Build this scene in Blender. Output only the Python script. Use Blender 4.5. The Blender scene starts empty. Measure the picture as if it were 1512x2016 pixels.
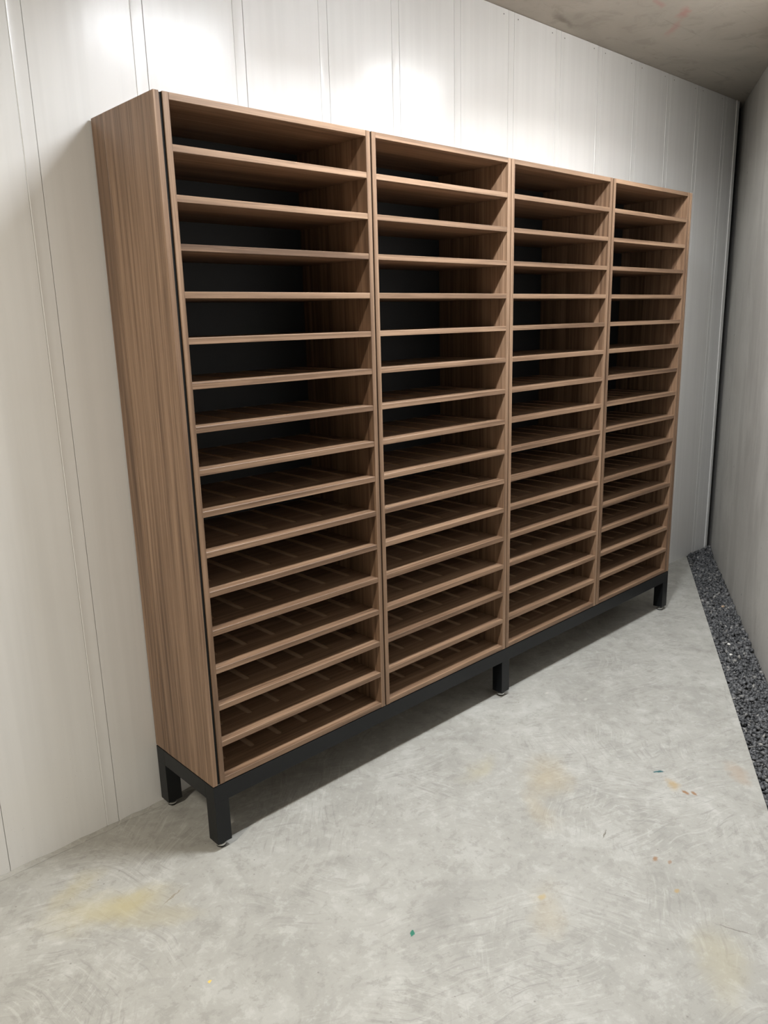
import bpy, bmesh, math, random
import numpy as np
from mathutils import Matrix, Vector

random.seed(7)
rng = np.random.default_rng(11)
scene = bpy.context.scene
COL = scene.collection

# ------------------------------------------------------------------ camera
CAM = dict(f=1536.553, pos=(-1.14557, -2.04081, 1.68094), yaw=0.75232, pitch=-0.24009, roll=-0.0260)
cam_d = bpy.data.cameras.new('camera')
cam = bpy.data.objects.new('camera', cam_d)
COL.objects.link(cam)
cam_d.sensor_fit = 'VERTICAL'
cam_d.sensor_height = 36.0
cam_d.lens = CAM['f'] * 36.0 / 2016.0
cam_d.clip_start = 0.02
_y, _p, _r = CAM['yaw'], CAM['pitch'], CAM['roll']
fw = Vector((math.sin(_y) * math.cos(_p), math.cos(_y) * math.cos(_p), math.sin(_p)))
rt = Vector((math.cos(_y), -math.sin(_y), 0))
up = rt.cross(fw)
r2 = rt * math.cos(_r) + up * math.sin(_r)
u2 = -rt * math.sin(_r) + up * math.cos(_r)
m = Matrix.Identity(4)
for i in range(3):
    m[i][0], m[i][1], m[i][2], m[i][3] = r2[i], u2[i], -fw[i], CAM['pos'][i]
cam.matrix_world = m
scene.camera = cam

# ------------------------------------------------------------------ world, exposure, lamp strengths
w = bpy.data.worlds.new('world')
scene.world = w
w.use_nodes = True
w.node_tree.nodes['Background'].inputs[0].default_value = (0.02, 0.02, 0.02, 1)
vs = scene.view_settings
vs.view_transform = 'Standard'
vs.look = 'None'
vs.gamma = 1.0
vs.use_curve_mapping = False
vs.exposure = -0.84
# ceiling batten lamps: x centre, y, length, emission strength, colour
LAMP_NEAR = (0.85, -0.66, 0.62, 1120.0, (0.945, 0.98, 1.03))
LAMP_ADDED = (2.25, -0.52, 0.50, 640.0, (0.97, 0.985, 1.0))  # added lamp, brightens the far end of the room
LAMP_FAR = (-1.95, -0.75, 0.62, 980.0, (1.0, 0.925, 0.815))

# ------------------------------------------------------------------ measures (metres)
FLOOR = -0.018
CEIL = 3.014
WALL_Y = 0.392            # face of the white panels
PITCH = 0.128             # shelf pitch
T = 0.0186                # board thickness
UW = 0.745                # unit width
ZB = 0.2206               # underside of the units
H = ZB + 16 * PITCH + T   # top of the units
D = 0.386
UX = [0.0, 0.7515, 1.5032, 2.2587]
PT = 0.0171
PANEL_L = -0.0269
PANEL_R = UX[3] + UW + 0.0085
FRAME_X0, FRAME_X1 = PANEL_L, PANEL_R + PT
ANG = math.radians(30.9)
RU = (math.cos(ANG), math.sin(ANG))     # direction of the slanted concrete wall
RA = (4.385, 0.339)                     # a point on it
GE = (2.883, -0.335)                    # a point on the gravel edge of the floor
XL = -3.6

# ------------------------------------------------------------------ helpers
def link(name, me, mat=None, parent=None):
    o = bpy.data.objects.new(name, me)
    COL.objects.link(o)
    if mat is not None and len(me.materials) == 0:
        me.materials.append(mat)
    if parent is not None:
        o.parent = parent
    return o

def empty(name, loc=(0, 0, 0)):
    o = bpy.data.objects.new(name, None)
    o.empty_display_size = 0.1
    o.location = loc
    COL.objects.link(o)
    return o

def tag(o, label, cat, group=None):
    o['label'] = label
    o['category'] = cat
    if group:
        o['group'] = group
    return o

def struct(o, label=None):
    o['kind'] = 'structure'
    if label:
        o['label'] = label
    return o

def mesh(name, verts, faces, smooth=False):
    me = bpy.data.meshes.new(name)
    me.from_pydata(verts, [], faces)
    me.update()
    if smooth:
        me.polygons.foreach_set('use_smooth', [True] * len(me.polygons))
    return me

def box_mesh(name, x0, x1, y0, y1, z0, z1, ch=0.0, seg=1):
    bm = bmesh.new()
    bmesh.ops.create_cube(bm, size=1.0)
    for v in bm.verts:
        v.co = Vector((x0 + (v.co.x + .5) * (x1 - x0), y0 + (v.co.y + .5) * (y1 - y0), z0 + (v.co.z + .5) * (z1 - z0)))
    if ch > 0:
        bmesh.ops.bevel(bm, geom=list(bm.edges), offset=ch, segments=seg, profile=0.5, affect='EDGES')
    bmesh.ops.recalc_face_normals(bm, faces=bm.faces)
    me = bpy.data.meshes.new(name)
    bm.to_mesh(me)
    bm.free()
    return me

def prism_mesh(name, poly, z0, z1):
    n = len(poly)
    v = [(x, y, z0) for x, y in poly] + [(x, y, z1) for x, y in poly]
    f = [tuple(reversed(range(n))), tuple(range(n, 2 * n))]
    f += [(i, (i + 1) % n, n + (i + 1) % n, n + i) for i in range(n)]
    me = mesh(name, v, f)
    bm = bmesh.new(); bm.from_mesh(me)
    bmesh.ops.recalc_face_normals(bm, faces=bm.faces)
    bm.to_mesh(me); bm.free()
    return me

def cyl_mesh(name, r, z0, z1, n=20, rim=0.0015):
    prof = [(r - rim, z0), (r, z0 + rim), (r, z1 - rim), (r - rim, z1)]
    v, f = [], []
    for rr, z in prof:
        v += [(rr * math.cos(2 * math.pi * i / n), rr * math.sin(2 * math.pi * i / n), z) for i in range(n)]
    for k in range(3):
        f += [(k * n + i, k * n + (i + 1) % n, (k + 1) * n + (i + 1) % n, (k + 1) * n + i) for i in range(n)]
    f.append(tuple(reversed(range(n))))
    f.append(tuple(range(3 * n, 4 * n)))
    return mesh(name, v, f)

def on_line(p, s, off=0.0):
    return (p[0] + RU[0] * s - RU[1] * off, p[1] + RU[1] * s + RU[0] * off)

# ------------------------------------------------------------------ materials
class NT:
    def __init__(self, name):
        self.mat = bpy.data.materials.new(name)
        self.mat.use_nodes = True
        self.t = self.mat.node_tree
        self.bsdf = self.t.nodes['Principled BSDF']
    def n(self, typ, **kw):
        nd = self.t.nodes.new(typ)
        for k, v in kw.items():
            setattr(nd, k, v)
        return nd
    def l(self, a, b):
        self.t.links.new(a, b)
    def coord(self, which='Object'):
        return self.n('ShaderNodeTexCoord').outputs[which]
    def mapping(self, vec, loc=(0, 0, 0), rot=(0, 0, 0), scale=(1, 1, 1), typ='POINT'):
        mp = self.n('ShaderNodeMapping', vector_type=typ)
        self.l(vec, mp.inputs['Vector'])
        mp.inputs['Location'].default_value = loc
        mp.inputs['Rotation'].default_value = rot
        mp.inputs['Scale'].default_value = scale
        return mp.outputs[0]
    def noise(self, vec, scale, detail=4, rough=0.55, dist=0.0, out='Fac'):
        nd = self.n('ShaderNodeTexNoise')
        self.l(vec, nd.inputs['Vector'])
        nd.inputs['Scale'].default_value = scale
        nd.inputs['Detail'].default_value = detail
        nd.inputs['Roughness'].default_value = rough
        nd.inputs['Distortion'].default_value = dist
        return nd.outputs[out]
    def ramp(self, fac, stops):
        r = self.n('ShaderNodeValToRGB')
        e = r.color_ramp.elements
        while len(e) < len(stops):
            e.new(0.5)
        for k, (p, c) in enumerate(stops):
            e[k].position = p
            e[k].color = (c[0], c[1], c[2], 1) if not isinstance(c, (int, float)) else (c, c, c, 1)
        self.l(fac, r.inputs[0])
        return r.outputs[0]
    def mrange(self, v, a, b, c, d, smooth=True):
        mr = self.n('ShaderNodeMapRange')
        if smooth:
            mr.interpolation_type = 'SMOOTHSTEP'
        self.l(v, mr.inputs[0])
        for k, x in zip((1, 2, 3, 4), (a, b, c, d)):
            mr.inputs[k].default_value = x
        return mr.outputs[0]
    def math(self, op, a, b=None):
        md = self.n('ShaderNodeMath', operation=op)
        for k, x in enumerate((a, b)):
            if x is None:
                continue
            if isinstance(x, (int, float)):
                md.inputs[k].default_value = x
            else:
                self.l(x, md.inputs[k])
        return md.outputs[0]
    def vmath(self, op, a, b=None):
        md = self.n('ShaderNodeVectorMath', operation=op)
        for k, x in enumerate((a, b)):
            if x is None:
                continue
            if isinstance(x, (tuple, list)):
                md.inputs[k].default_value = x
            else:
                self.l(x, md.inputs[k])
        return md.outputs['Value' if op == 'LENGTH' else 'Vector']
    def mix(self, fac, a, b, mode='MIX'):
        mx = self.n('ShaderNodeMix', data_type='RGBA', blend_type=mode)
        for s, x in ((0, fac), (6, a), (7, b)):
            if isinstance(x, (int, float)):
                mx.inputs[s].default_value = x
            elif isinstance(x, (tuple, list)):
                mx.inputs[s].default_value = (x[0], x[1], x[2], 1)
            else:
                self.l(x, mx.inputs[s])
        return mx.outputs[2]
    def bump(self, h, strength, dist=0.01):
        b = self.n('ShaderNodeBump')
        b.inputs['Strength'].default_value = strength
        b.inputs['Distance'].default_value = dist
        self.l(h, b.inputs['Height'])
        self.l(b.outputs[0], self.bsdf.inputs['Normal'])
    def out(self, color=None, rough=None, spec=None, metal=None):
        for nm, x in (('Base Color', color), ('Roughness', rough), ('Specular IOR Level', spec), ('Metallic', metal)):
            if x is None:
                continue
            if isinstance(x, (int, float)):
                self.bsdf.inputs[nm].default_value = x
            elif isinstance(x, (tuple, list)):
                self.bsdf.inputs[nm].default_value = (x[0], x[1], x[2], 1)
            else:
                self.l(x, self.bsdf.inputs[nm])
        return self.mat

def plain(name, color, rough=0.5, spec=0.5, metal=0.0):
    n = NT(name)
    return n.out(color, rough, spec, metal)

def wood(name, axis):
    """walnut laminate, grain running along axis 0 (x) or 2 (z)"""
    n = NT(name)
    c = n.coord()
    info = n.n('ShaderNodeObjectInfo')
    cx = n.n('ShaderNodeCombineXYZ')
    for k in range(3):
        n.l(n.math('MULTIPLY', info.outputs['Random'], (37.1, 21.7, 53.3)[k]), cx.inputs[k])
    v = n.vmath('ADD', c, cx.outputs[0])
    def sc(a, b):
        s = [a, a, a]
        s[axis] = b
        return tuple(s)
    warp = n.noise(n.mapping(v, scale=sc(5.0, 1.1)), 1.0, 2, out='Color')
    vw = n.vmath('ADD', v, n.mapping(warp, scale=sc(0.028, 0.0)))
    fine = n.noise(n.mapping(vw, scale=sc(260, 3.2)), 1.0, 4, 0.6)
    streak = n.noise(n.mapping(vw, scale=sc(62, 0.9)), 1.0, 5, 0.62)
    broad = n.noise(n.mapping(vw, scale=sc(13, 0.5)), 1.0, 3, 0.5)
    f = n.math('ADD', n.math('MULTIPLY', streak, 0.62), n.math('MULTIPLY', broad, 0.38))
    base = n.ramp(f, [(0.36, (0.098, 0.056, 0.033)), (0.46, (0.178, 0.107, 0.064)), (0.54, (0.248, 0.155, 0.095)), (0.64, (0.335, 0.217, 0.138))])
    dark = n.mrange(fine, 0.54, 0.70, 0.0, 0.55)
    col = n.mix(dark, base, (0.085, 0.047, 0.027))
    pale = n.mrange(fine, 0.30, 0.42, 0.35, 0.0)
    col = n.mix(pale, col, (0.375, 0.25, 0.165))
    n.bump(fine, 0.12, 0.001)
    return n.out(col, 0.42, 0.4)

M = {}
M['wood_v'] = wood('walnut_vertical_grain', 2)
M['wood_h'] = wood('walnut_horizontal_grain', 0)

def groove_mat():
    n = NT('routed_groove')
    c = n.coord()
    f = n.noise(n.mapping(c, scale=(120, 14, 120)), 1.0, 4)
    return n.out(n.ramp(f, [(0.3, (0.42, 0.295, 0.195)), (0.7, (0.55, 0.40, 0.28))]), 0.6, 0.3)
M['groove'] = groove_mat()
M['back'] = plain('black_back_board', (0.018, 0.019, 0.0205), 0.55, 0.4)

def steel():
    n = NT('black_powder_coated_steel')
    c = n.coord()
    f = n.noise(c, 900, 2)
    n.bump(f, 0.08, 0.0005)
    return n.out((0.0055, 0.0062, 0.007), 0.36, 0.28)
M['steel'] = steel()
M['chrome'] = plain('zinc_foot', (0.62, 0.62, 0.60), 0.3, 0.5, 1.0)
M['rubber'] = plain('black_rubber', (0.01, 0.01, 0.01), 0.7, 0.3)
M['pad'] = plain('pale_spacer', (0.55, 0.54, 0.5), 0.6, 0.3)
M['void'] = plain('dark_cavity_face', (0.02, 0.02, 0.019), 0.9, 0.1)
M['nail'] = plain('dull_nail', (0.16, 0.15, 0.14), 0.5, 0.4, 0.4)

def pvc():
    n = NT('white_plastic_panel')
    c = n.coord()
    f = n.noise(n.mapping(c, scale=(26, 26, 0.7)), 1.0, 3)
    g = n.noise(c, 2.2, 3)
    col = n.mix(n.mrange(f, 0.35, 0.7, 0, 1), (0.775, 0.77, 0.755), (0.74, 0.735, 0.72))
    col = n.mix(n.mrange(g, 0.45, 0.75, 0, 0.45), col, (0.735, 0.72, 0.69))
    # splash specks low on the wall
    sp = n.n('ShaderNodeTexVoronoi')
    n.l(n.mapping(c, scale=(75, 75, 95)), sp.inputs['Vector'])
    sp.inputs['Scale'].default_value = 1.0
    z = n.n('ShaderNodeSeparateXYZ')
    n.l(c, z.inputs[0])
    low = n.mrange(z.outputs[2], 0.0, 0.62, 1.0, 0.0)
    d = n.math('ADD', sp.outputs['Distance'], n.math('MULTIPLY', n.noise(c, 6, 2), 0.35))
    spk = n.math('MULTIPLY', n.mrange(d, 0.19, 0.25, 1.0, 0.0), n.math('MULTIPLY', low, 0.65))
    col = n.mix(spk, col, (0.33, 0.31, 0.27))
    rip = n.noise(n.mapping(c, scale=(22, 22, 2.0)), 1.0, 1)
    n.bump(rip, 0.05, 0.002)
    return n.out(col, 0.24, 0.5)
M['pvc'] = pvc()
M['pvc_trim'] = plain('white_plastic_trim', (0.80, 0.79, 0.76), 0.35, 0.5)

def stains(n, vec, col, items):
    """items: x, y, radius along, radius across, angle in degrees, colour, strength, softness"""
    for (x, y, rx, ry, a, c, s, soft) in items:
        q = n.mapping(vec, loc=(x, y, 0), rot=(0, 0, math.radians(a)), scale=(rx, ry, 50.0), typ='TEXTURE')
        col = n.mix(n.mrange(n.vmath('LENGTH', q), 1 - soft, 1.0, s, 0.0), col, c)
    return col

def floor_mat():
    n = NT('power_floated_concrete')
    c = n.coord()
    big = n.noise(c, 1.1, 6, 0.6, 0.5)
    med = n.noise(c, 4.2, 8, 0.70, 0.35)
    sm = n.noise(c, 19.0, 7, 0.72, 0.25)
    col = n.ramp(big, [(0.30, (0.315, 0.307, 0.275)), (0.50, (0.352, 0.344, 0.311)), (0.70, (0.385, 0.377, 0.342))])
    col = n.mix(n.mrange(med, 0.38, 0.51, 0.55, 0.0), col, (0.285, 0.278, 0.250))
    col = n.mix(n.mrange(med, 0.53, 0.62, 0.0, 0.34), col, (0.49, 0.485, 0.452))
    col = n.mix(n.mrange(sm, 0.53, 0.64, 0.0, 0.28), col, (0.55, 0.545, 0.51))
    col = n.mix(n.mrange(sm, 0.38, 0.47, 0.42, 0.0), col, (0.235, 0.226, 0.20))
    # sweeping trowel marks in two directions, each in its own patches
    for ang, sd, mk in ((24, 3.0, (0.46, 0.58)), (-38, 9.0, (0.50, 0.60)), (71, 15.0, (0.52, 0.62))):
        v = n.mapping(c, loc=(sd, sd * 0.7, 0), rot=(0, 0, math.radians(ang)))
        bend = n.vmath('ADD', v, n.mapping(n.noise(v, 1.6, 2, out='Color'), scale=(0.0, 0.35, 0)))
        st = n.noise(n.mapping(bend, scale=(7.0, 85.0, 1)), 1.0, 5, 0.65)
        mask = n.mrange(n.noise(v, 1.9, 3), mk[0], mk[1], 0.0, 1.0)
        lo = n.math('MULTIPLY', n.mrange(st, 0.55, 0.66, 0.0, 0.50), mask)
        hi = n.math('MULTIPLY', n.mrange(st, 0.34, 0.45, 0.26, 0.0), mask)
        col = n.mix(lo, col, (0.24, 0.23, 0.21))
        col = n.mix(hi, col, (0.56, 0.55, 0.51))
    # dark grit
    vo = n.n('ShaderNodeTexVoronoi')
    n.l(c, vo.inputs['Vector'])
    vo.inputs['Scale'].default_value = 30.0
    vr = n.n('ShaderNodeSeparateColor')
    n.l(vo.outputs['Color'], vr.inputs[0])
    gr = n.math('MULTIPLY', n.mrange(vo.outputs['Distance'], 0.05, 0.11, 0.6, 0.0), n.math('GREATER_THAN', vr.outputs[0], 0.80))
    col = n.mix(gr, col, (0.16, 0.15, 0.13))
    wob = n.vmath('ADD', c, n.mapping(n.noise(c, 7.0, 5, 0.6, out='Color'), loc=(-0.08, -0.08, 0), scale=(0.16, 0.16, 0)))
    wob2 = n.vmath('ADD', c, n.mapping(n.noise(c, 60.0, 3, 0.6, out='Color'), loc=(-0.008, -0.008, 0), scale=(0.016, 0.016, 0)))
    YEL, OCH, RUST = (0.42, 0.365, 0.20), (0.38, 0.31, 0.19), (0.26, 0.135, 0.055)
    col = stains(n, wob, col, [
        (-0.40, 0.01, 0.24, 0.12, -28, YEL, 0.55, 0.9), (-0.34, 0.00, 0.11, 0.06, -20, YEL, 0.40, 0.9),
        (-0.44, 0.17, 0.14, 0.06, 10, YEL, 0.40, 0.9), (-0.30, -0.14, 0.16, 0.06, -35, YEL, 0.28, 0.9),
        (1.09, -0.52, 0.20, 0.11, 20, OCH, 0.50, 0.95), (0.90, -0.62, 0.16, 0.07, 60, OCH, 0.32, 0.9),
        (0.52, -0.93, 0.14, 0.08, 40, OCH, 0.30, 0.9), (0.68, -1.36, 0.22, 0.10, 30, YEL, 0.28, 0.9),
        (0.32, -0.69, 0.22, 0.11, 20, (0.22, 0.21, 0.19), 0.45, 0.9), (0.95, -0.30, 0.14, 0.07, 0, YEL, 0.28, 0.9),
        (1.37, -0.885, 0.06, 0.035, 60, (0.40, 0.27, 0.10), 0.62, 0.9), (1.62, -1.02, 0.10, 0.05, 40, (0.36, 0.27, 0.19), 0.5, 0.9),
    ])
    col = stains(n, wob2, col, [
        (1.358, -0.937, 0.020, 0.010, 70, RUST, 0.9, 0.6), (1.374, -0.962, 0.018, 0.010, 60, RUST, 0.85, 0.6),
        (0.947, -1.036, 0.018, 0.010, 10, RUST, 0.8, 0.6), (0.965, -1.077, 0.014, 0.008, 20, RUST, 0.6, 0.6),
        (0.858, -1.153, 0.014, 0.010, 0, (0.40, 0.27, 0.10), 0.7, 0.6), (0.552, -0.880, 0.020, 0.015, 0, (0.44, 0.33, 0.14), 0.6, 0.7),
        (1.415, -0.801, 0.026, 0.007, -40, (0.02, 0.10, 0.11), 0.95, 0.4), (0.173, -0.705, 0.013, 0.008, 30, (0.01, 0.16, 0.10), 0.95, 0.4),
        (-0.329, -0.441, 0.007, 0.006, 0, (0.70, 0.50, 0.10), 0.9, 0.4), (0.944, -0.855, 0.032, 0.003, 20, (0.12, 0.11, 0.08), 0.8, 0.5),
        (0.828, -1.341, 0.060, 0.003, -70, (0.16, 0.15, 0.13), 0.7, 0.5), (-0.24, -0.08, 0.050, 0.004, 15, (0.20, 0.16, 0.10), 0.6, 0.5),
        (1.66, -0.12, 0.020, 0.011, 10, (0.62, 0.60, 0.53), 0.45, 0.8), (1.73, -0.28, 0.018, 0.010, 10, (0.60, 0.58, 0.52), 0.4, 0.8),
    ])
    n.bump(n.math('ADD', n.math('MULTIPLY', sm, 0.6), med), 0.22, 0.006)
    rg = n.mrange(med, 0.3, 0.7, 0.62, 0.42)
    return n.out(col, rg, 0.4)
M['floor'] = floor_mat()

def wall_concrete():
    n = NT('formwork_concrete')
    c = n.coord()
    rotv = n.mapping(c, rot=(0, 0, -ANG))
    big = n.noise(c, 1.6, 5, 0.6, 0.4)
    st = n.noise(n.mapping(rotv, scale=(11, 11, 1.6)), 1.0, 9, 0.72, 0.6)
    st2 = n.noise(n.mapping(rotv, scale=(3.2, 3.2, 0.9)), 1.0, 7, 0.66, 0.7)
    col = n.ramp(big, [(0.3, (0.53, 0.512, 0.475)), (0.7, (0.64, 0.622, 0.58))])
    col = n.mix(n.mrange(st2, 0.38, 0.52, 0.55, 0.0), col, (0.45, 0.433, 0.40))
    col = n.mix(n.mrange(st, 0.52, 0.72, 0.0, 0.55), col, (0.68, 0.668, 0.62))
    col = n.mix(n.mrange(st, 0.28, 0.42, 0.45, 0.0), col, (0.30, 0.282, 0.25))
    vo = n.n('ShaderNodeTexVoronoi')
    n.l(c, vo.inputs['Vector'])
    vo.inputs['Scale'].default_value = 9.0
    vr = n.n('ShaderNodeSeparateColor')
    n.l(vo.outputs['Color'], vr.inputs[0])
    pit = n.math('MULTIPLY', n.mrange(vo.outputs['Distance'], 0.03, 0.075, 0.8, 0.0), n.math('GREATER_THAN', vr.outputs[1], 0.7))
    col = n.mix(pit, col, (0.09, 0.085, 0.075))
    n.bump(n.math('ADD', st, n.noise(c, 30, 5)), 0.25, 0.006)
    return n.out(col, 0.62, 0.35)
M['concrete'] = wall_concrete()

def ceiling_mat():
    n = NT('raw_concrete_ceiling')
    c = n.coord()
    big = n.noise(c, 1.4, 6, 0.6, 0.6)
    med = n.noise(c, 6.5, 7, 0.6, 0.8)
    col = n.ramp(big, [(0.3, (0.365, 0.338, 0.295)), (0.7, (0.47, 0.438, 0.385))])
    col = n.mix(n.mrange(med, 0.36, 0.48, 0.4, 0.0), col, (0.285, 0.262, 0.224))
    lines = n.noise(n.mapping(c, rot=(0, 0, math.radians(-24)), scale=(3, 38, 1)), 1.0, 4, 0.6, 0.6)
    col = n.mix(n.mrange(lines, 0.62, 0.70, 0.0, 0.5), col, (0.24, 0.22, 0.185))
    wob = n.vmath('ADD', c, n.mapping(n.noise(c, 9.0, 4, 0.6, out='Color'), loc=(-0.05, -0.05, 0), scale=(0.10, 0.10, 0)))
    RED = (0.44, 0.12, 0.10)
    col = stains(n, wob, col, [
        (2.63, -0.10, 0.10, 0.035, 35, RED, 0.42, 0.95), (2.78, 0.03, 0.16, 0.035, 40, RED, 0.3, 0.95),
        (2.43, -0.08, 0.12, 0.03, 30, RED, 0.3, 0.95), (2.29, 0.31, 0.16, 0.035, 10, (0.14, 0.125, 0.095), 0.5, 0.9),
    ])
    n.bump(n.math('ADD', med, n.math('MULTIPLY', lines, 0.5)), 0.3, 0.01)
    return n.out(col, 0.75, 0.25)
M['ceiling'] = ceiling_mat()

def gravel_mat():
    n = NT('basalt_chippings')
    g = n.n('ShaderNodeNewGeometry')
    c = n.coord()
    f = n.noise(c, 300, 3)
    col = n.ramp(g.outputs['Random Per Island'], [(0.0, (0.026, 0.0275, 0.030)), (0.55, (0.068, 0.070, 0.074)), (0.90, (0.122, 0.123, 0.125)), (0.985, (0.27, 0.262, 0.245))])
    col = n.mix(n.mrange(f, 0.4, 0.7, 0.0, 0.35), col, (0.13, 0.13, 0.13))
    return n.out(col, 0.5, 0.5)
M['gravel'] = gravel_mat()

def emit(name, color, strength):
    n = NT(name)
    n.bsdf.inputs['Base Color'].default_value = (0.9, 0.9, 0.9, 1)
    n.bsdf.inputs['Emission Color'].default_value = (*color, 1)
    n.bsdf.inputs['Emission Strength'].default_value = strength
    return n.mat

# ------------------------------------------------------------------ the setting
# floor slab with a slanted edge along the gravel channel, and the channel bed under it
e_top = on_line(GE, (0.47 - GE[1]) / RU[1])
e_bot = on_line(GE, (XL - GE[0]) / RU[0])
poly = [(XL, 0.47), e_bot, e_top]
me = prism_mesh('floor', poly, FLOOR - 0.10, FLOOR)
struct(link('floor', me, M['floor']), 'pale trowelled concrete floor with yellow and rust stains')
w0, w1 = on_line(RA, 0.42), on_line(RA, -9.3)
bed = [on_line(RA, -9.3, 0.35), on_line(RA, -9.3, -0.05), on_line(RA, 0.42, -0.05), on_line(RA, 0.42, 0.35)]
struct(link('floor_channel', prism_mesh('floor_channel', bed, FLOOR - 0.16, FLOOR - 0.045), M['void']), 'dark bed of the gravel channel along the concrete wall')

# slanted concrete wall on the right
poly = [on_line(RA, 0.42), on_line(RA, -9.3), on_line(RA, -9.3, -0.2), on_line(RA, 0.42, -0.2)]
struct(link('wall_right', prism_mesh('wall_right', poly, FLOOR - 0.2, CEIL), M['concrete']), 'slanted grey concrete wall beside the gravel strip')
# wall that closes the room far to the left, out of the picture
yl = w1[1]
struct(link('wall_left', box_mesh('wall_left', XL - 0.2, XL, yl, 0.6, FLOOR - 0.1, CEIL), M['concrete']), 'plain grey concrete wall closing the room')
# ceiling
struct(link('ceiling', box_mesh('ceiling', XL - 0.2, 5.2, yl - 0.3, 0.7, CEIL, CEIL + 0.2), M['ceiling']), 'raw grey-brown concrete ceiling with red marks')

# white panelled wall: a substrate with every plastic panel as a piece of its own
wb = struct(link('wall_back', box_mesh('wall_back', XL, 4.9, 0.47, 0.6, FLOOR - 0.1, CEIL), M['void']), 'wall clad in white vertical plastic panels')
PW = 0.3675
JX = -0.190
def panel_mesh(name, width, flip=1.0, full=True):
    xs = [0.0, 0.0003, 0.0009]
    ys = [0.010, 0.0009, 0.0]
    x_b = PW - 0.042
    end = width - 0.0012
    x = 0.012
    while x < min(x_b - 0.006, end - 0.008):
        xs.append(x)
        ys.append(0.00006 * math.sin(x / 0.0465 * 2 * math.pi) - flip * 0.0006 * math.sin(math.pi * x / x_b))
        x += 0.0045
    if full:
        for dx, dy in ((-0.0030, 0.0), (-0.0018, 0.0016), (0.0, 0.0016), (0.0012, -0.0004), (0.0030, 0.0)):
            xs.append(x_b + dx); ys.append(dy)
        xs.append(x_b + 0.02); ys.append(0.0002)
    xs += [end - 0.0008, end - 0.0002, end]
    ys += [0.0, 0.0008, 0.010]
    n = len(xs)
    zs = [FLOOR + 0.001, 0.5, 1.0, 1.5, 2.0, 2.5, CEIL - 0.002]
    v, f = [], []
    for z in zs:
        v += [(a, WALL_Y + b, z) for a, b in zip(xs, ys)]
    for k in range(len(zs) - 1):
        f += [(k * n + i, k * n + i + 1, (k + 1) * n + i + 1, (k + 1) * n + i) for i in range(n - 1)]
    # closed back and ends so the panel is a solid board
    nz = len(zs)
    b0 = len(v)
    v += [(xs[0], WALL_Y + 0.010, zs[0]), (xs[-1], WALL_Y + 0.010, zs[0]), (xs[-1], WALL_Y + 0.010, zs[-1]), (xs[0], WALL_Y + 0.010, zs[-1])]
    f.append((b0 + 1, b0, b0 + 3, b0 + 2))
    f.append(tuple([b0] + [b0 + 1] + list(reversed(range(n)))))
    f.append(tuple([b0 + 2, b0 + 3] + list(range((nz - 1) * n, nz * n))))
    me = mesh(name, v, f)
    me.polygons.foreach_set('use_smooth', [True] * ((nz - 1) * (n - 1)) + [False] * 3)
    bm = bmesh.new(); bm.from_mesh(me)
    for e in bm.edges:
        if len(e.link_faces) == 2 and e.calc_face_angle(0) > 0.6:
            e.smooth = False
    bm.to_mesh(me); bm.free()
    me.materials.append(M['pvc'])
    return me
pm = [panel_mesh('wall_panel', PW, s) for s in (1.0, 0.4, 1.5, 0.7)]
nail_me = cyl_mesh('nail', 0.0028, 0.0, 0.0015, 10, 0.0004)
nail_me.materials.append(M['nail'])
for k in range(-9, 12):
    x = JX + k * PW
    if x < XL:
        continue
    p = link('wall_panel', pm[(k * 7 + 3) % 4], None, wb)
    p.location = (x, random.uniform(-0.0004, 0.0004), 0)
    if -1 <= k:
        for dx, dz in ((0.030, 0.022), (PW - 0.075, 0.020)):
            nl = link('nail', nail_me, None, p)
            nl.rotation_euler = (math.radians(90), 0, 0)
            nl.location = (dx + random.uniform(-.006, .006), WALL_Y + 0.0002, CEIL - dz - random.uniform(0, .006))
x_last = JX + 12 * PW
lp = link('wall_panel', panel_mesh('wall_panel_end', 4.366 - x_last, 0.3, False), None, wb)
lp.location = (x_last, 0, 0)
# slim edge profile where the cladding stops short of the concrete, leaning very slightly
tr = []
nseg = 24
verts, faces = [], []
for i in range(nseg + 1):
    z = FLOOR + 0.004 + (CEIL - 0.006 - FLOOR) * i / nseg
    q = i / nseg
    bow = 0.012 * (1 - q) + 0.0035 * math.sin(q * 9.0) - 0.006 * q
    a = 4.362 + bow
    b = 4.408 + 0.010 * (1 - q)
    verts += [(a, WALL_Y + 0.004, z), (a + 0.001, WALL_Y - 0.005, z), (a + 0.007, WALL_Y - 0.005, z), (a + 0.009, WALL_Y - 0.001, z),
              (b - 0.004, WALL_Y - 0.001, z), (b, WALL_Y + 0.002, z), (b, WALL_Y + 0.020, z), (a, WALL_Y + 0.020, z)]
for i in range(nseg):
    for j in range(8):
        faces.append((i * 8 + j, i * 8 + (j + 1) % 8, (i + 1) * 8 + (j + 1) % 8, (i + 1) * 8 + j))
faces.append(tuple(reversed(range(8)))); faces.append(tuple(range(nseg * 8, nseg * 8 + 8)))
struct(link('trim_1', mesh('trim_1', verts, faces), M['pvc_trim']), 'white edge profile closing the panelled wall at the corner')
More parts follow.
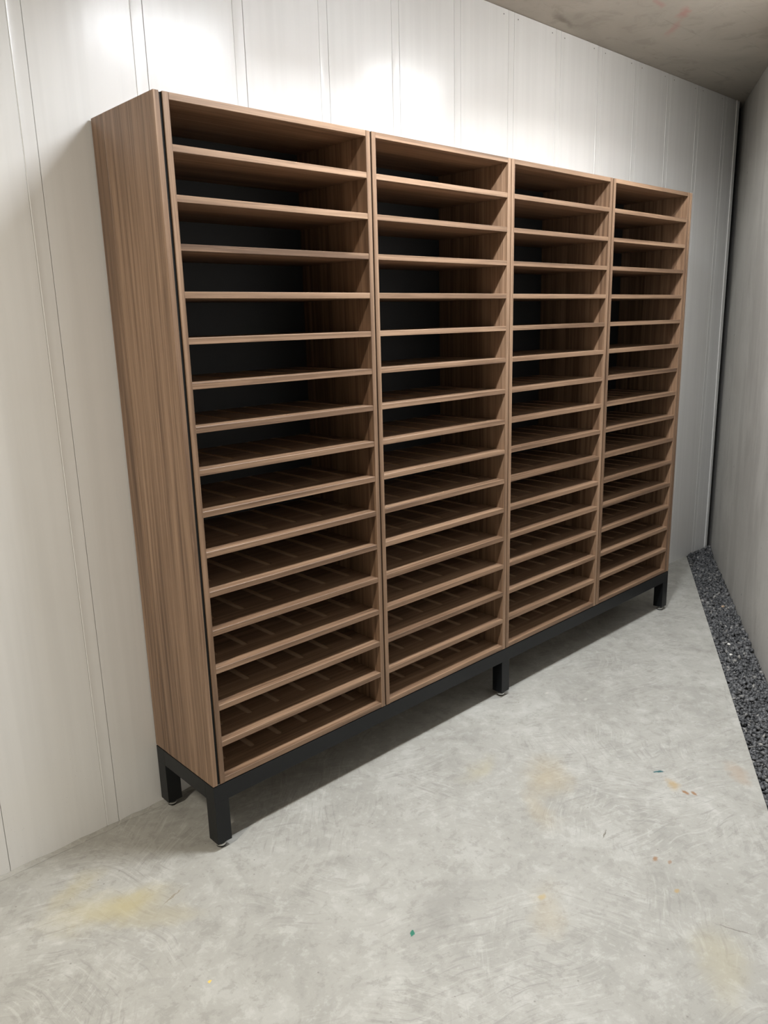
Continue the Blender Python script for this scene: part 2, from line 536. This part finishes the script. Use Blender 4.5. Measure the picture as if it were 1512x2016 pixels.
# mortar fillet where the panels meet the floor
verts, faces = [], []
ns = 160
for i in range(ns + 1):
    x = XL + 0.01 + (4.06 - XL) * i / ns
    a = 0.016 + random.uniform(-0.005, 0.006)
    hgt = 0.007 + random.uniform(-0.003, 0.003)
    verts += [(x, WALL_Y - 0.0006, FLOOR + hgt), (x, WALL_Y - a, FLOOR + 0.0006), (x, WALL_Y - 0.0006, FLOOR)]
for i in range(ns):
    for j in range(3):
        faces.append((i * 3 + j, i * 3 + (j + 1) % 3, (i + 1) * 3 + (j + 1) % 3, (i + 1) * 3 + j))
faces.append((0, 2, 1)); faces.append((ns * 3, ns * 3 + 1, ns * 3 + 2))
struct(link('trim_2', mesh('trim_2', verts, faces), M['floor']), 'thin mortar fillet between the white panels and the floor')

# ------------------------------------------------------------------ shelving units
GR, GD, GY = 0.0115, 0.0025, 0.098      # groove half width, depth, front end
GX = [T + 0.059 + 0.118 * k for k in range(6)]
YS0, YS1 = 0.0012, 0.370
def shelf_mesh(name):
    x0, x1 = T, UW - T
    c = 0.0009
    v, f = [], []
    top = [(x0, YS0 + c), (x1, YS0 + c), (x1, YS1)]
    for gx in reversed(GX):
        top.append((gx + GR, YS1))
        for i in range(9):
            a = math.pi * i / 8
            top.append((gx + GR * math.cos(a), GY + GR - GR * math.sin(a)))
        top.append((gx - GR, YS1))
    top.append((x0, YS1))
    n = len(top)
    v += [(x, y, T) for x, y in top]
    f.append(tuple(range(n)))
    b = len(v)
    v += [(x0, YS0, T - c), (x1, YS0, T - c), (x0, YS0, c), (x1, YS0, c), (x0, YS0 + c, 0), (x1, YS0 + c, 0), (x0, YS1, 0), (x1, YS1, 0)]
    f += [(b, b + 1, 1, 0), (b + 2, b + 3, b + 1, b), (b + 4, b + 5, b + 3, b + 2), (b + 6, b + 7, b + 5, b + 4)]
    f.append((b + 6, b + 4, b + 2, b, 0, n - 1))
    f.append((b + 5, b + 7, 2, 1, b + 1, b + 3))
    e = len(v)
    v += [(x0, YS1, T), (x1, YS1, T)]
    f.append((b + 7, b + 6, e, e + 1))
    me = mesh(name, v, f)
    me.materials.append(M['wood_h'])
    return me
def groove_mesh(name):
    out = [(GR, YS1)] + [(GR * math.cos(math.pi * i / 8), GY + GR - GR * math.sin(math.pi * i / 8)) for i in range(9)] + [(-GR, YS1)]
    n = len(out)
    z1, z0 = T, T - GD
    v = [(x, y, z1) for x, y in out] + [(x, y, z0) for x, y in out]
    f = [(i + 1, i, n + i, n + i + 1) for i in range(n - 1)]
    f.append(tuple(reversed(range(n, 2 * n))))
    me = mesh(name, v, f)
    bm = bmesh.new(); bm.from_mesh(me)
    up_f = [q for q in bm.faces if len(q.verts) > 4][0]
    up_f.normal_update()
    if up_f.normal.z < 0:
        bmesh.ops.reverse_faces(bm, faces=bm.faces)
    bm.to_mesh(me); bm.free()
    me.materials.append(M['groove'])
    return me
SH, GV = shelf_mesh('shelf'), groove_mesh('bottle_groove')
CH = 0.0009
side_l = box_mesh('side_panel', 0, T, 0, D - 0.002, ZB, H, CH)
side_r = box_mesh('side_panel', UW - T, UW, 0, D - 0.002, ZB, H, CH)
top_p = box_mesh('top_panel', T, UW - T, 0.0006, D - 0.002, H - T, H, CH)
back_p = box_mesh('back_panel', T, UW - T, YS1 + 0.0004, YS1 + 0.008, ZB + 0.001, H - T, 0)
for me_, mt in ((side_l, 'wood_v'), (side_r, 'wood_v'), (top_p, 'wood_h'), (back_p, 'back')):
    me_.materials.append(M[mt])
labels = [
    'walnut shelving unit nearest the camera, next to the exposed walnut side panel',
    'walnut shelving unit second from the near end, left of the middle leg',
    'walnut shelving unit third from the near end, right of the middle leg',
    'walnut shelving unit at the far end, nearest the gravel corner',
]
for ux, lab in zip(UX, labels):
    u = empty('shelving_unit', (ux, 0, 0))
    tag(u, lab, 'shelving unit', 'four walnut shelving units in a row')
    link('side_panel', side_l, None, u)
    link('side_panel', side_r, None, u)
    link('top_panel', top_p, None, u)
    bp = link('back_panel', back_p, None, u)
    bp['label'] = 'black back board'
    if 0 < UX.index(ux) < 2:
        g1 = link('gap_shade_strip', box_mesh('gap_shade_strip', UX[0] + UW - UX[1] + 0.0003, -0.0003, 0.006, 0.10, ZB + 0.001, H - 0.003), M['void'], u)  # black strip added to paint the shade between these two units
        g1['label'] = 'black strip painting in the shade of the gap'
    for k in range(1, 17):
        s = link('shelf' if k < 16 else 'bottom_panel', SH, None, u)
        s.location = (0, 0, H - PITCH * k - T)
        for gx in GX:
            g = link('bottle_groove', GV, None, s)
            g.location = (gx, 0, 0)

# end panels of the row, each a main board and a narrow filler strip at the wall
def end_panel(x0, label):
    e = empty('end_panel', (x0, 0, 0))
    tag(e, label, 'side panel', 'walnut end panels of the shelving row')
    link('board', box_mesh('board', 0, PT, 0, 0.3042, ZB, H, CH), M['wood_v'], e)
    link('filler_strip', box_mesh('filler_strip', 0, PT, 0.3052, D, ZB, H, 0.0016), M['wood_v'], e)
    return e
e0 = end_panel(PANEL_L, 'tall walnut side panel fully visible at the near end of the row')
end_panel(PANEL_R, 'walnut side panel seen edge-on at the far end of the row')

g0 = link('gap_shade_strip', box_mesh('gap_shade_strip', PT + 0.0002, -PANEL_L - 0.0002, 0.004, 0.10, ZB + 0.001, H - 0.003), M['void'], e0)  # black fill stands in for shade between end panel and first unit
g0['label'] = 'black strip painting in the shade of the gap'

# ------------------------------------------------------------------ black steel base
LW, RH = 0.0537, 0.059
LEG0 = 0.006
RT = ZB - 0.0030
fr = empty('base_frame', (0, 0, FLOOR))
tag(fr, 'black steel base frame with square legs carrying the walnut shelving', 'frame')
def fpart(name, *a, mat='steel', ch=0.0006):
    me = box_mesh(name, *a[:4], a[4] - FLOOR, a[5] - FLOOR, ch, 2)
    return link(name, me, M[mat], fr)
legs_x = [FRAME_X0, 1.4751, FRAME_X1 - LW]
fpart('rail', FRAME_X0, FRAME_X1, 0.0, LW, RT - RH, RT)
fpart('rail', FRAME_X0, FRAME_X1, D - LW, D, RT - RH, RT)
for x in legs_x:
    fpart('crossbar', x, x + LW, LW, D - LW, RT - RH, RT)
    for y in (0.0, D - LW):
        leg = fpart('leg', x, x + LW, y, y + LW, LEG0, RT - RH)
        foot_me = cyl_mesh('levelling_foot', 0.0175, 0.0, 0.0085)
        ft = link('levelling_foot', foot_me, M['chrome'], leg)
        ft.location = (x + LW / 2, y + LW / 2, 0.0045)
        ft['label'] = 'shiny round levelling foot'
        sl = link('foot_sole', cyl_mesh('foot_sole', 0.0165, 0.0, 0.0045), M['rubber'], leg)
        sl.location = (x + LW / 2, y + LW / 2, 0.0)
        st = link('foot_stem', cyl_mesh('foot_stem', 0.006, 0.008, LEG0 - FLOOR + 0.002, 12), M['chrome'], leg)
        st.location = (x + LW / 2, y + LW / 2, 0.0)
for x in [UX[0] - 0.004] + [a - 0.0033 for a in UX[1:]] + [UX[3] + UW + 0.004]:
    for y in (0.006, D - 0.03):
        fpart('spacer_pad', x - 0.006, x + 0.006, y, y + 0.02, RT, ZB, mat='pad', ch=0)

# ------------------------------------------------------------------ gravel in the channel
def stones(n, s0, s1):
    t = (1 + 5 ** 0.5) / 2
    base = np.array([(-1, t, 0), (1, t, 0), (-1, -t, 0), (1, -t, 0), (0, -1, t), (0, 1, t), (0, -1, -t), (0, 1, -t), (t, 0, -1), (t, 0, 1), (-t, 0, -1), (-t, 0, 1)], float)
    base /= np.linalg.norm(base[0])
    tri = np.array([(0, 11, 5), (0, 5, 1), (0, 1, 7), (0, 7, 10), (0, 10, 11), (1, 5, 9), (5, 11, 4), (11, 10, 2), (10, 7, 6), (7, 1, 8), (3, 9, 4), (3, 4, 2), (3, 2, 6), (3, 6, 8), (3, 8, 9), (4, 9, 5), (2, 4, 11), (6, 2, 10), (8, 6, 7), (9, 8, 1)])
    s = rng.uniform(s0, s1, n)
    o = rng.uniform(0.007, 0.189, n)
    P = base[None] * (1 + rng.uniform(-0.32, 0.30, (n, 12, 1))) + rng.uniform(-0.12, 0.12, (n, 12, 3))
    rad = rng.uniform(0.0060, 0.0132, (n, 1, 1)) * np.stack([rng.uniform(.8, 1.5, n), rng.uniform(.65, 1.05, n), rng.uniform(.45, .85, n)], 1)[:, None, :]
    P = P * rad
    q = rng.normal(size=(n, 4)); q[:, 1:3] *= 0.55
    q /= np.linalg.norm(q, axis=1, keepdims=True)
    a, b, c, d = q.T
    R = np.stack([np.stack([1 - 2 * (c * c + d * d), 2 * (b * c - a * d), 2 * (b * d + a * c)], 1),
                  np.stack([2 * (b * c + a * d), 1 - 2 * (b * b + d * d), 2 * (c * d - a * b)], 1),
                  np.stack([2 * (b * d - a * c), 2 * (c * d + a * b), 1 - 2 * (b * b + c * c)], 1)], 1)
    P = np.einsum('nij,nkj->nki', R, P)
    x = RA[0] + RU[0] * s - RU[1] * o
    y = RA[1] + RU[1] * s + RU[0] * o
    keep = y < WALL_Y + 0.002
    und = 0.005 * np.sin(s * 7) * np.sin(o * 30) + 0.021 * np.clip((y - 0.24) / 0.14, 0, 1)
    z = FLOOR - 0.034 + rng.uniform(0.0, 0.022, n) + und
    P += np.stack([x, y, z], 1)[:, None, :]
    P = P[keep]
    nrm = np.array([-RU[1], RU[0], 0.0])            # keep every stone between the wall, the slab edge and the cladding
    off = (P - np.array([RA[0], RA[1], 0.0])) @ nrm
    P += np.clip(0.0012 - off.min(1), 0, None)[:, None, None] * nrm
    off = (P - np.array([RA[0], RA[1], 0.0])) @ nrm
    P -= np.clip(off.max(1) - 0.1915, 0, None)[:, None, None] * nrm
    over = np.clip(P[:, :, 1].max(1) - (WALL_Y - 0.0035), 0, None)
    P -= (over / RU[1])[:, None, None] * np.array([RU[0], RU[1], 0.0])
    k = len(P)
    V = P.reshape(-1, 3)
    F = (tri[None] + 12 * np.arange(k)[:, None, None]).reshape(-1, 3)
    me = bpy.data.meshes.new('gravel')
    me.vertices.add(len(V)); me.vertices.foreach_set('co', V.ravel())
    me.loops.add(F.size); me.loops.foreach_set('vertex_index', F.ravel().astype(np.int32))
    me.polygons.add(len(F)); me.polygons.foreach_set('loop_start', np.arange(0, F.size, 3, dtype=np.int32))
    me.update(calc_edges=True)
    me.validate()
    return me
gv = link('gravel', stones(12500, -4.6, 0.22), M['gravel'])
gv['kind'] = 'stuff'
tag(gv, 'dark grey crushed gravel filling the channel along the concrete wall', 'gravel')

def pebble(s, o, r, color, label, seed):
    rr = random.Random(seed)
    bm = bmesh.new()
    bmesh.ops.create_icosphere(bm, subdivisions=2, radius=1.0)
    for v in bm.verts:
        k = 1 + 0.16 * math.sin(v.co.x * 3 + seed) * math.cos(v.co.y * 2.6 + seed * 2) + rr.uniform(-.05, .05)
        v.co = Vector((v.co.x * r * 1.25 * k, v.co.y * r * 0.95 * k, v.co.z * r * 0.7 * k))
    me = bpy.data.meshes.new('pebble'); bm.to_mesh(me); bm.free()
    n = NT('pebble_' + str(seed))
    f = n.noise(n.coord(), 160, 4)
    mt = n.out(n.ramp(f, [(0.3, tuple(c * 0.75 for c in color)), (0.7, color)]), 0.6, 0.4)
    x, y = on_line(RA, s, o)
    ob = link('pebble', me, mt)
    ob.location = (x, y, FLOOR - 0.010)
    ob.rotation_euler = (0, 0, rr.uniform(0, 3))
    tag(ob, label, 'stone')

pebble(-1.20, 0.075, 0.0105, (0.50, 0.36, 0.25), 'tan rounded pebble lying on the dark gravel strip', 1)
pebble(-1.78, 0.118, 0.0085, (0.80, 0.78, 0.72), 'small white pebble on the gravel, farther of the two white ones', 2)
pebble(-1.92, 0.128, 0.0085, (0.80, 0.78, 0.72), 'small white pebble on the gravel, nearer of the two white ones', 3)

# ------------------------------------------------------------------ ceiling batten lamps (above and behind the picture's frame)
def batten(spec, label, lip=0.022, glow=0.115):
    x, y, length, strength, color = spec
    o = empty('batten_lamp', (x, y, CEIL))
    tag(o, label, 'lamp', 'ceiling batten lamps')
    link('housing', box_mesh('housing', -length / 2 - 0.03, length / 2 + 0.03, -0.036, 0.036, -0.042, 0.0, 0.004, 2), M['pvc_trim'], o)
    a, b, z = length / 2, 0.030, -0.0425
    v = [(-a, -b, z), (a, -b, z), (a, b, z), (-a, b, z)]
    me = mesh('diffuser', v, [(3, 2, 1, 0)])
    link('diffuser', me, emit('lit_diffuser', color, strength), o)
    opal = emit('dim_added_lip', color, strength * glow)
    for sy in (-1, 1):      # added side lips, shield the wall from the diffuser and glow more faintly
        link('added_side_lip', box_mesh('added_side_lip', -length / 2, length / 2, min(sy * 0.0305, sy * 0.036), max(sy * 0.0305, sy * 0.036), -0.042 - lip, -0.0415), opal, o)
    for sx in (-1, 1):
        link('end_cap', box_mesh('end_cap', min(sx * length / 2, sx * (length / 2 + 0.03)), max(sx * length / 2, sx * (length / 2 + 0.03)), -0.036, 0.036, -0.046, -0.042, 0.001, 1), M['pvc_trim'], o)
batten(LAMP_NEAR, 'white ceiling batten lamp above the near shelving units')
batten(LAMP_ADDED, 'added white ceiling lamp that brightens the far shelving units')
batten(LAMP_FAR, 'white ceiling batten lamp left of the camera', 0.006)
